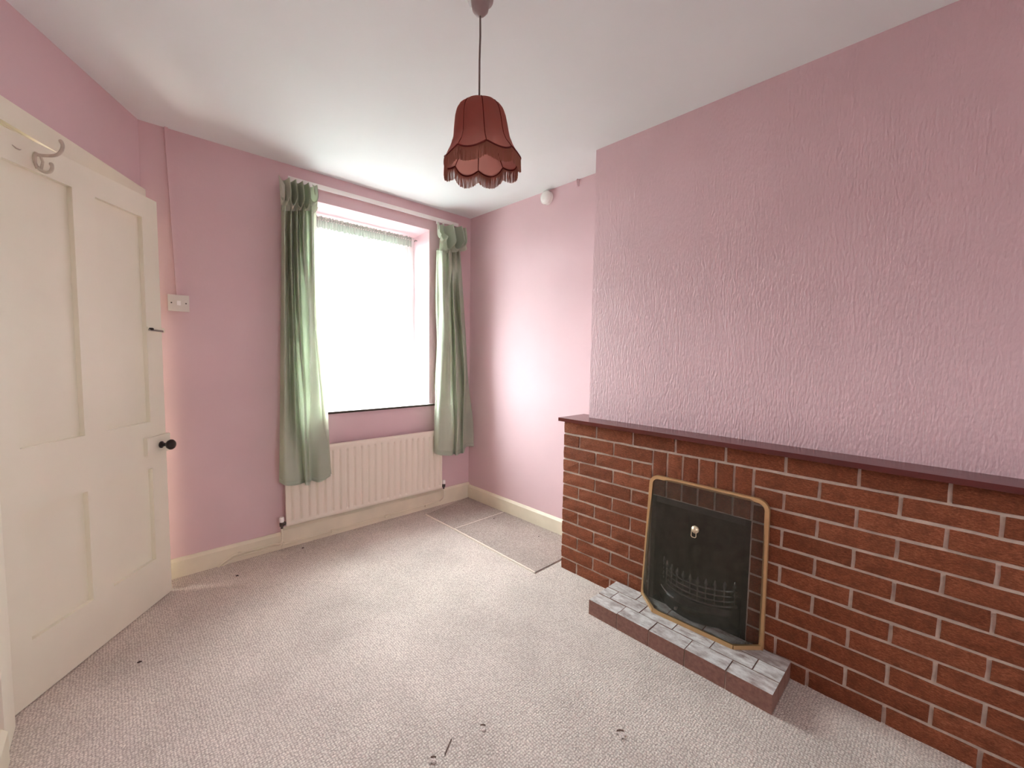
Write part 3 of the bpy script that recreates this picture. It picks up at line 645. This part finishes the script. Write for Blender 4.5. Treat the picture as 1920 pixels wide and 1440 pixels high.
def curtain(label, levels, head):
    xs = [p[0] for r in levels for p in r]; cx = sum(xs)/len(xs)
    root = thing('curtain', label, 'curtain', (cx, YW-0.06, 2.3)); ov = Vector(root.location)
    bm = bmesh.new(); rows = drape(levels, 121, 60); grid(bm, rows)
    bmesh.ops.solidify(bm, geom=bm.faces[:], thickness=0.0015)
    bmesh.ops.translate(bm, verts=bm.verts[:], vec=-ov); obj('cloth', bm, M['curtain'], root, smooth=True)
    hem = [[p + Vector((0, -0.0022, 0.0)) for p in catmull([Vector(q) + (Vector(r)-Vector(q))*f for q, r in zip(levels[-1], levels[-2])], 121)] for f in (0.0, 0.075, 0.14)]
    bm = bmesh.new(); grid(bm, hem); bmesh.ops.solidify(bm, geom=bm.faces[:], thickness=0.001)
    bmesh.ops.translate(bm, verts=bm.verts[:], vec=-ov); obj('hem', bm, M['curtain'], root, smooth=True)
    return root, ov
cl, ol = curtain('sage green curtain left of the window, overlapping the radiator', LEFT, None)
cr, orr = curtain('sage green curtain right of the window, in the corner by the alcove', RIGHT, None)
# gathered headings: pleats of stiffened cloth flopping over the tape
def heading(root, ov, x0, x1, zt0, zt1, zb0, zb1, loops, nx=110, nz=60):
    bm = bmesh.new(); rows = []
    for j in range(nz):
        v = j/(nz-1); row = []
        for i in range(nx):
            u = i/(nx-1); x = x0+(x1-x0)*u
            zt, zb = zt0+(zt1-zt0)*u, zb0+(zb1-zb0)*u
            z = zt + (zb-zt)*v
            d = 0.056 + 0.010*math.sin(PI*v)
            for (uc, w, vb, amp) in loops:
                q = ((u-uc)/w)
                # U shaped ridge of cloth edge with a hollow inside
                if v < vb-0.3: e = abs(q)
                else: e = math.hypot(q, (v-(vb-0.3))/0.3)
                ridge = math.exp(-((e-1)/0.20)**2); hollow = max(0, 1-e**3)*(1 if v < vb else 0)
                d = d*(1-hollow) + 0.006*hollow
                d += amp*ridge*(0.55+0.45*min(1, v*1.6))
            row.append(Vector((x, YW-0.027-d, z)) - ov)
        rows.append(row)
    grid(bm, rows); bmesh.ops.solidify(bm, geom=bm.faces[:], thickness=0.002)
    return obj('heading', bm, M['curtain'], root, smooth=True)
heading(cl, ol, -1.142, -0.938, 2.318, 2.325, 2.118, 2.170, [(0.07, 0.10, 0.74, 0.03), (0.27, 0.085, 0.86, 0.035), (0.46, 0.085, 0.92, 0.035), (0.64, 0.08, 0.95, 0.03), (0.86, 0.12, 0.72, 0.035)])
heading(cr, orr, -0.02, 0.235, 2.300, 2.318, 2.060, 2.130, [(0.10, 0.11, 0.55, 0.03), (0.30, 0.12, 0.9, 0.035), (0.60, 0.17, 0.92, 0.045), (0.88, 0.11, 0.8, 0.03)])
# stiff lining corners poking out beside the headings, and lining edge along each curtain
def flap(root, ov, pts, mat='lining', nm='lining_flap'):
    bm = bmesh.new(); extrude(bm, [Vector(p)-ov for p in pts], (0, 0.003, 0)); return obj(nm, bm, M[mat], root)
flap(cl, ol, [(-1.145, 1.335, 2.345), (-1.118, 1.312, 2.285), (-1.122, 1.30, 2.20), (-1.140, 1.32, 2.16)])
flap(cl, ol, [(-0.962, 1.300, 2.330), (-0.940, 1.300, 2.322), (-0.936, 1.300, 2.275), (-0.948, 1.300, 2.268)])
flap(cl, ol, [(-0.975, 1.275, 2.128), (-0.945, 1.275, 2.166), (-0.936, 1.275, 2.192), (-0.962, 1.275, 2.162)])
flap(cr, orr, [(-0.03, 1.30, 2.31), (-0.012, 1.30, 2.305), (-0.01, 1.30, 2.26), (-0.024, 1.30, 2.25)])
flap(cr, orr, [(0.205, 1.315, 2.255), (0.236, 1.32, 2.275), (0.285, 1.325, 2.16), (0.265, 1.315, 2.145), (0.215, 1.31, 2.13)], 'curtain', 'heading_flap')
for root, ov, lv, sgn, e in ((cl, ol, LEFT, 1, -1), (cr, orr, RIGHT, -1, 0)):
    bm = bmesh.new(); rows = []
    edge = catmull([r[e] for r in lv], 60)
    for p in edge: rows.append([p + Vector((sgn*(-0.03), 0.006, 0)) - ov, p + Vector((sgn*0.004, 0.003, 0.01)) - ov, p + Vector((sgn*0.006, 0.0, 0.01)) - ov])
    grid(bm, rows); bmesh.ops.solidify(bm, geom=bm.faces[:], thickness=0.001); obj('lining', bm, M['lining'], root, smooth=True)
# rail
cr_ = thing('curtain_rail', 'white curtain rail above the window', 'curtain rail', (-0.43, YW, 2.35))
def rl(a, b): return B((tuple(Vector(a)-Vector(cr_.location)), tuple(Vector(b)-Vector(cr_.location))))
obj('fascia', rl((-1.087, YW-0.022, 2.332), (0.213, YW-0.014, 2.361)), M['white'], cr_, bevel=0.002)
obj('track', rl((-1.08, YW-0.014, 2.338), (0.206, YW, 2.357)), M['white'], cr_)
for gx in (-1.075, -0.99, -0.96, 0.0, 0.06, 0.15):
    obj('glider', rl((gx-0.005, YW-0.030, 2.31), (gx+0.005, YW-0.019, 2.336)), M['white'], cr_, bevel=0.002)

# net curtain
nc = thing('net_curtain', 'white net curtain hanging in the window reveal', 'net curtain', (-0.5, YW+0.19, 2.2)); on = Vector(nc.location)
NX0, NX1 = WX0+0.015, WX1-0.055
bm = bmesh.new(); rows = []
for j in range(40):
    v = j/39; z = 2.155 - v*(2.155-0.885); row = []
    for i in range(241):
        u = i/240; x = NX0 + (NX1-NX0)*(u - 0.006*math.sin(PI*u)*v)
        a = 0.006*(0.35+0.65*v)
        y = YW+0.19 + a*math.sin(u*2*PI*31+2*math.sin(v*2+u*9)) + 0.5*a*math.sin(u*2*PI*13+v*3)
        zz = z + (0.010*abs(math.sin(u*2*PI*7)) if j == 39 else 0)
        if u > 0.93: x -= 0.02*math.sin(PI*min(1, v*1.15))**1.2*(u-0.93)/0.07; y -= 0.012*math.sin((u-0.93)/0.07*PI)
        row.append(Vector((x, y, zz))-on)
    rows.append(row)
grid(bm, rows); obj('net', bm, M['net'], nc, smooth=True)
bm = bmesh.new(); rows = []
for z in (0.945, 0.925, 0.905, 0.878):
    row = []
    for i in range(241):
        u = i/240; x = NX0+(NX1-NX0)*u
        y = YW+0.186 + 0.005*math.sin(u*2*PI*31+5+u*9) + 0.003*math.sin(u*2*PI*13+3)
        row.append(Vector((x, y, z + (0.012*abs(math.sin(u*2*PI*9)) if z < 0.9 else 0)))-on)
    rows.append(row)
grid(bm, rows); obj('lace_hem', bm, M['lace'], nc, smooth=True)
bm = bmesh.new(); rows = []
for z in (2.222, 2.205, 2.200, 2.196, 2.18, 2.165, 2.145):
    row = []
    for i in range(361):
        u = i/360; x = NX0+(NX1-NX0)*u; a = 0.006 if z not in (2.2,) else 0.002
        y = YW+0.182 + a*math.sin(u*2*PI*44+math.sin(u*50))
        row.append(Vector((x, y, z + (0.004*math.sin(u*170+2*math.sin(u*31)) if z in (2.222, 2.145) else 0)))-on)
    rows.append(row)
grid(bm, rows); obj('net_heading', bm, M['net_band'], nc, smooth=True)
bm = bmesh.new(); tube(bm, [(WX0+0.002-on.x, -0.004, 0.0), (WX1-0.002-on.x, -0.004, 0.0)], 0.004, 8); obj('net_wire', bm, M['white'], nc, smooth='auto')
bm = bmesh.new(); tube(bm, [Vector(p)-on for p in ((WX1, YW+0.186, 2.205), (WX1-0.02, YW+0.18, 2.205), (WX1-0.028, YW+0.175, 2.198), (WX1-0.03, YW+0.18, 2.19))], 0.0025, 8); obj('wire_hook', bm, M['tarnish'], nc, smooth='auto')

# ------------------------------------------------------------------ pendant lamp
LP = Vector((-1.0, -0.42, 0))
lamp = thing('pendant_lamp', 'salmon pink fringed bell shade hanging from the ceiling on a thin flex', 'lamp', (LP.x, LP.y, H)); ol2 = Vector(lamp.location)
bm = bmesh.new(); lathe(bm, [(0, 0), (0.042, 0), (0.044, -0.004), (0.042, -0.012), (0.030, -0.016), (0.029, -0.028), (0.026, -0.042), (0.016, -0.054), (0.006, -0.060), (0, -0.060)], 28)
obj('ceiling_rose', bm, M['rose'], lamp, smooth='auto')
bm = bmesh.new(); tube(bm, [(0.0, 0, -0.055), (0.002, 0.001, -0.12), (-0.001, 0, -0.2), (0, 0, -0.38)], 0.0032, 10); obj('flex', bm, M['cord'], lamp, smooth='auto')
bm = bmesh.new(); lathe(bm, [(0, -0.338), (0.017, -0.338), (0.018, -0.37), (0.016, -0.41), (0, -0.41)], 16); obj('lamp_holder', bm, M['rose'], lamp, smooth='auto')
tilt = Matrix.Rotation(math.radians(-3.4), 4, Vector((0.69, 0.72, 0))) @ Matrix.Rotation(math.radians(2.6), 4, Vector((0.725, -0.688, 0)))
ZT = 2.106
prof = [(0.026, 0.0), (0.050, -0.003), (0.068, -0.013), (0.080, -0.030), (0.087, -0.052), (0.091, -0.076), (0.094, -0.100), (0.098, -0.122), (0.107, -0.142), (0.120, -0.158), (0.129, -0.170)]
PH0 = math.radians(12)
def sp_pt(th, k, extra=0.0):
    # k: profile parameter 0..1 ; eight gores puffed between ribs, lower edge scalloped
    t = k*(len(prof)-1); i = min(int(t), len(prof)-2); f = t-i
    r = prof[i][0]*(1-f)+prof[i+1][0]*f; z = prof[i][1]*(1-f)+prof[i+1][1]*f
    lobe = abs(math.sin(4*(th-PH0)))
    puff = 0.93 + 0.075*lobe**0.8
    if k > 0.75: z -= 0.020*(k-0.75)/0.25*lobe**0.9
    r = r*puff + extra
    p = Vector((r*math.cos(th), r*math.sin(th), z))
    q = tilt @ p
    return q + Vector((0, 0, ZT-H))
NT = 128
bm = bmesh.new(); grid(bm, [[sp_pt(2*PI*i/NT, k/28) for i in range(NT)] for k in range(29)], True)
bmesh.ops.solidify(bm, geom=bm.faces[:], thickness=0.0012); shade = obj('lamp_shade', bm, M['shade'], lamp, smooth=True)
bm = bmesh.new(); lathe(bm, [(0.0, -0.004), (0.03, -0.004), (0.03, 0.001), (0, 0.001)], 20, Matrix.Translation((0, 0, ZT-H))); obj('shade_collar', bm, M['braid'], shade)
for k in range(8):
    th = PH0 + k*PI/4
    bm = bmesh.new(); tube(bm, [sp_pt(th, j/20, 0.0006) for j in range(21)], 0.0016, 6); obj('rib', bm, M['braid'], shade, smooth='auto')
bm = bmesh.new(); tube(bm, [sp_pt(2*PI*i/NT, 1.0, 0.0012) for i in range(NT)], 0.0028, 6, closed=True); obj('braid_edge', bm, M['braid'], shade, smooth='auto')
bm = bmesh.new(); NF = 900; rnd = random.Random(5)
for i in range(NF):
    th = 2*PI*i/NF + rnd.uniform(-0.002, 0.002); p = sp_pt(th, 1.0, 0.001); L = 0.043 + rnd.uniform(-0.0025, 0.002)
    d = Vector((math.cos(th), math.sin(th), 0)); s = Vector((-d.y, d.x, 0)); wv = 0.0006
    sw = d*rnd.uniform(-0.002, 0.002) + s*rnd.uniform(-0.0012, 0.0012)
    a = [bm.verts.new(p + s*wv*c + d*wv*e) for c, e in ((-1, 0), (1, 0), (0, 1.4))]
    b = [bm.verts.new(p + sw + s*wv*c + d*wv*e - Vector((0, 0, L))) for c, e in ((-1, 0), (1, 0), (0, 1.4))]
    for k in range(3): bm.faces.new((a[k], a[(k+1) % 3], b[(k+1) % 3], b[k]))
fr = obj('fringe', bm, M['fringe'], shade); fr['kind'] = 'stuff'
bm = bmesh.new(); rows = [[sp_pt(2*PI*i/NT, 1.0, 0.0008) - Vector((0, 0, dz)) for i in range(NT)] for dz in (-0.001, 0.007)]
grid(bm, rows, True); obj('fringe_heading', bm, M['fringe'], shade, smooth=True)

# ------------------------------------------------------------------ small wall fittings
sw = thing('light_switch', 'white surface mounted light switch right of the door', 'light switch', (-1.6465, YW, 1.523))
obj('back_box', B(((-0.043, -0.030, -0.042), (0.043, 0, 0.042))), M['offwhite'], sw, bevel=0.003)
pl = obj('switch_plate', B(((-0.0455, -0.037, -0.0435), (0.0455, -0.030, 0.0435))), M['offwhite'], sw, bevel=0.003)
obj('rocker', B(((-0.008, -0.042, -0.012), (0.008, -0.036, 0.012))), M['white'], pl, bevel=0.002)
for s in (-0.031, 0.031):
    bm = bmesh.new(); lathe(bm, [(0, 0), (0.0036, 0), (0.0036, 0.0008), (0, 0.0008)], 14, align_z((0, -1, 0), (s, -0.037, 0.0))); obj('screw', bm, M['tarnish'], pl)
bm = bmesh.new(); extrude(bm, [(-1.678, YW, H), (-1.662, YW, H), (-1.637, YW, 1.565), (-1.653, YW, 1.565)], (0, -0.013, 0))
tag(obj('cable_trunking', bm, M['pink'], bevel=0.002), 'pink painted cable trunking from the ceiling down to the light switch', 'trunking')
bm = bmesh.new(); lathe(bm, [(0, 0), (0.046, 0), (0.047, 0.006), (0.046, 0.030), (0.041, 0.034), (0.040, 0.038), (0.031, 0.047), (0.015, 0.051), (0, 0.0515)], 32, align_z((-1, 0, 0), (XA, 0.486, 2.383)))
tag(obj('junction_cover', bm, M['gloss_white'], smooth='auto'), 'glossy white round cover high on the alcove wall', 'wall fitting')
bm = bmesh.new(); tube(bm, catmull([(XA, 0.222, 2.437), (XA-0.012, 0.222, 2.434), (XA-0.014, 0.222, 2.415), (XA-0.008, 0.222, 2.398), (XA-0.002, 0.222, 2.392)], 14), 0.004, 8)
box(bm, (XA-0.006, 0.213, 2.392), (XA, 0.231, 2.436)); tag(obj('cable_clip', bm, M['pink'], smooth='auto'), 'tiny pink painted clip where the alcove wall meets the ceiling', 'clip')

# ------------------------------------------------------------------ carpet offcuts and bits on the floor
def offcut(label, poly, h, fray):
    r = thing('carpet_offcut', label, 'carpet offcut', group=None)
    bm = bmesh.new(); prism(bm, poly, 0.0, h); obj('pile', bm, M['carpet_offcut'], r)
    for (p, q) in fray:
        p, q = Vector(p), Vector(q); d = (q-p).normalized(); n = Vector((-d.y, d.x)); pts = []
        L = (q-p).length; k = max(2, int(L/0.02)); a = []; b = []
        for i in range(k+1):
            c = p+d*L*i/k; a.append(tuple(c+n*(0.0045+random.uniform(-0.0014, 0.0014)))); b.append(tuple(c-n*(0.0045+random.uniform(-0.0014, 0.0014))))
        bm = bmesh.new(); prism(bm, a+b[::-1], 0.0, h+0.0012); obj('frayed_edge', bm, M['fray'], r)
offcut('square carpet offcut in the window end of the alcove', [(-0.158, 0.8745), (0.338, 0.8785), (0.338, 1.354), (-0.160, 1.25)], 0.004, [((-0.160, 1.25), (-0.158, 0.876)), ((-0.158, 0.8745), (0.335, 0.8785))])
offcut('longer carpet offcut in the alcove beside the brick fireplace', [(-0.168, 0.057), (0.338, 0.057), (0.338, 0.873), (-0.159, 0.869)], 0.007, [((-0.159, 0.869), (-0.168, 0.057))])
for x, y, s in ((-1.8776, 0.6486, 0.006), (-1.4466, 1.1618, 0.006), (-1.0631, 1.2791, 0.0055), (0.1827, 0.8237, 0.004), (0.2044, 0.371, 0.004)):
    bm = bmesh.new(); bmesh.ops.create_icosphere(bm, subdivisions=2, radius=s)
    for v in bm.verts: v.co = Vector((v.co.x*1.3, v.co.y*0.8, v.co.z*0.45+s*0.4)) * (1+0.25*math.sin(v.co.x*900+v.co.y*700))
    o = obj('crumb', bm, M['crumb'], smooth=True); o.location = (x, y, 0.007 if x > -0.15 and y < 0.87 else 0)
    where = {-1.8776: 'by the bottom of the door', -1.4466: 'by the pipe end near the door', -1.0631: 'below the left end of the radiator', 0.1827: 'near the far end of the long offcut', 0.2044: 'near the brick end of the long offcut'}[x]
    tag(o, 'dark crumb on the carpet ' + where, 'crumb')
for x, y, s, lab in ((-1.0434, -0.5263, 0.011, 'small singed snag in the carpet, the one nearest the middle of the room'), (-0.7167, -0.862, 0.016, 'largest singed snag in the carpet, towards the hearth'),
                     (-1.2314, -0.5095, 0.011, 'singed snag in the carpet at the end of the loose dark thread')):
    t = thing('carpet_snag', lab, 'carpet mark', (x, y, 0.0)); rnd = random.Random(int(x*-1000))
    ux, uy = Vector((0.69, 0.72, 0)), Vector((0.72, -0.69, 0))
    bm = bmesh.new(); tube(bm, [ux*(s*0.75+s*0.35*math.cos(a)) + uy*s*0.8*math.sin(a) + Vector((0, 0, 0.001)) for a in [(-1.3+2.6*k/8) for k in range(9)]], [0.0006]+[0.0024]*7+[0.0006], 6); obj('singed_rim', bm, M['singe'], t, smooth=True)
    bm = bmesh.new()
    for k in range(16):
        a = rnd.uniform(0, 2*PI); c = -ux*s*rnd.uniform(-0.2, 0.9) + uy*rnd.uniform(-s, s)*0.7 + Vector((0, 0, 0.001)); d = Vector((math.cos(a), math.sin(a), 0))*s*0.45
        tube(bm, catmull([c-d, c+Vector((0, 0, 0.003)), c+d*0.8], 5), 0.0018, 5)
    obj('pale_fibres', bm, M['lint'], t, smooth=True)
bm = bmesh.new(); tube(bm, catmull([(-1.195, -0.522, 0.001), (-1.178, -0.509, 0.002), (-1.160, -0.498, 0.002), (-1.144, -0.488, 0.001)], 12), [0.0005]+[0.0018]*10+[0.0005], 6)
tag(obj('loose_thread', bm, M['singe'], smooth=True), 'short dark thread lying on the carpet between the snags', 'thread')

# ------------------------------------------------------------------ hallway light: lights the back of the open door
hl = bpy.data.lights.new('hall_light', 'AREA'); hl.shape = 'RECTANGLE'; hl.size = 0.25; hl.size_y = 0.8; hl.energy = 3.7; hl.color = (1.0, 0.90, 0.76)
ho = bpy.data.objects.new('hall_light', hl); COL.objects.link(ho); ho.location = (-2.42, 1.68, 0.75)
ho.rotation_euler = (Vector((-2.42, 1.68, 0.75)) - Vector((-1.95, 0.95, 0.75))).to_track_quat('Z', 'Y').to_euler()
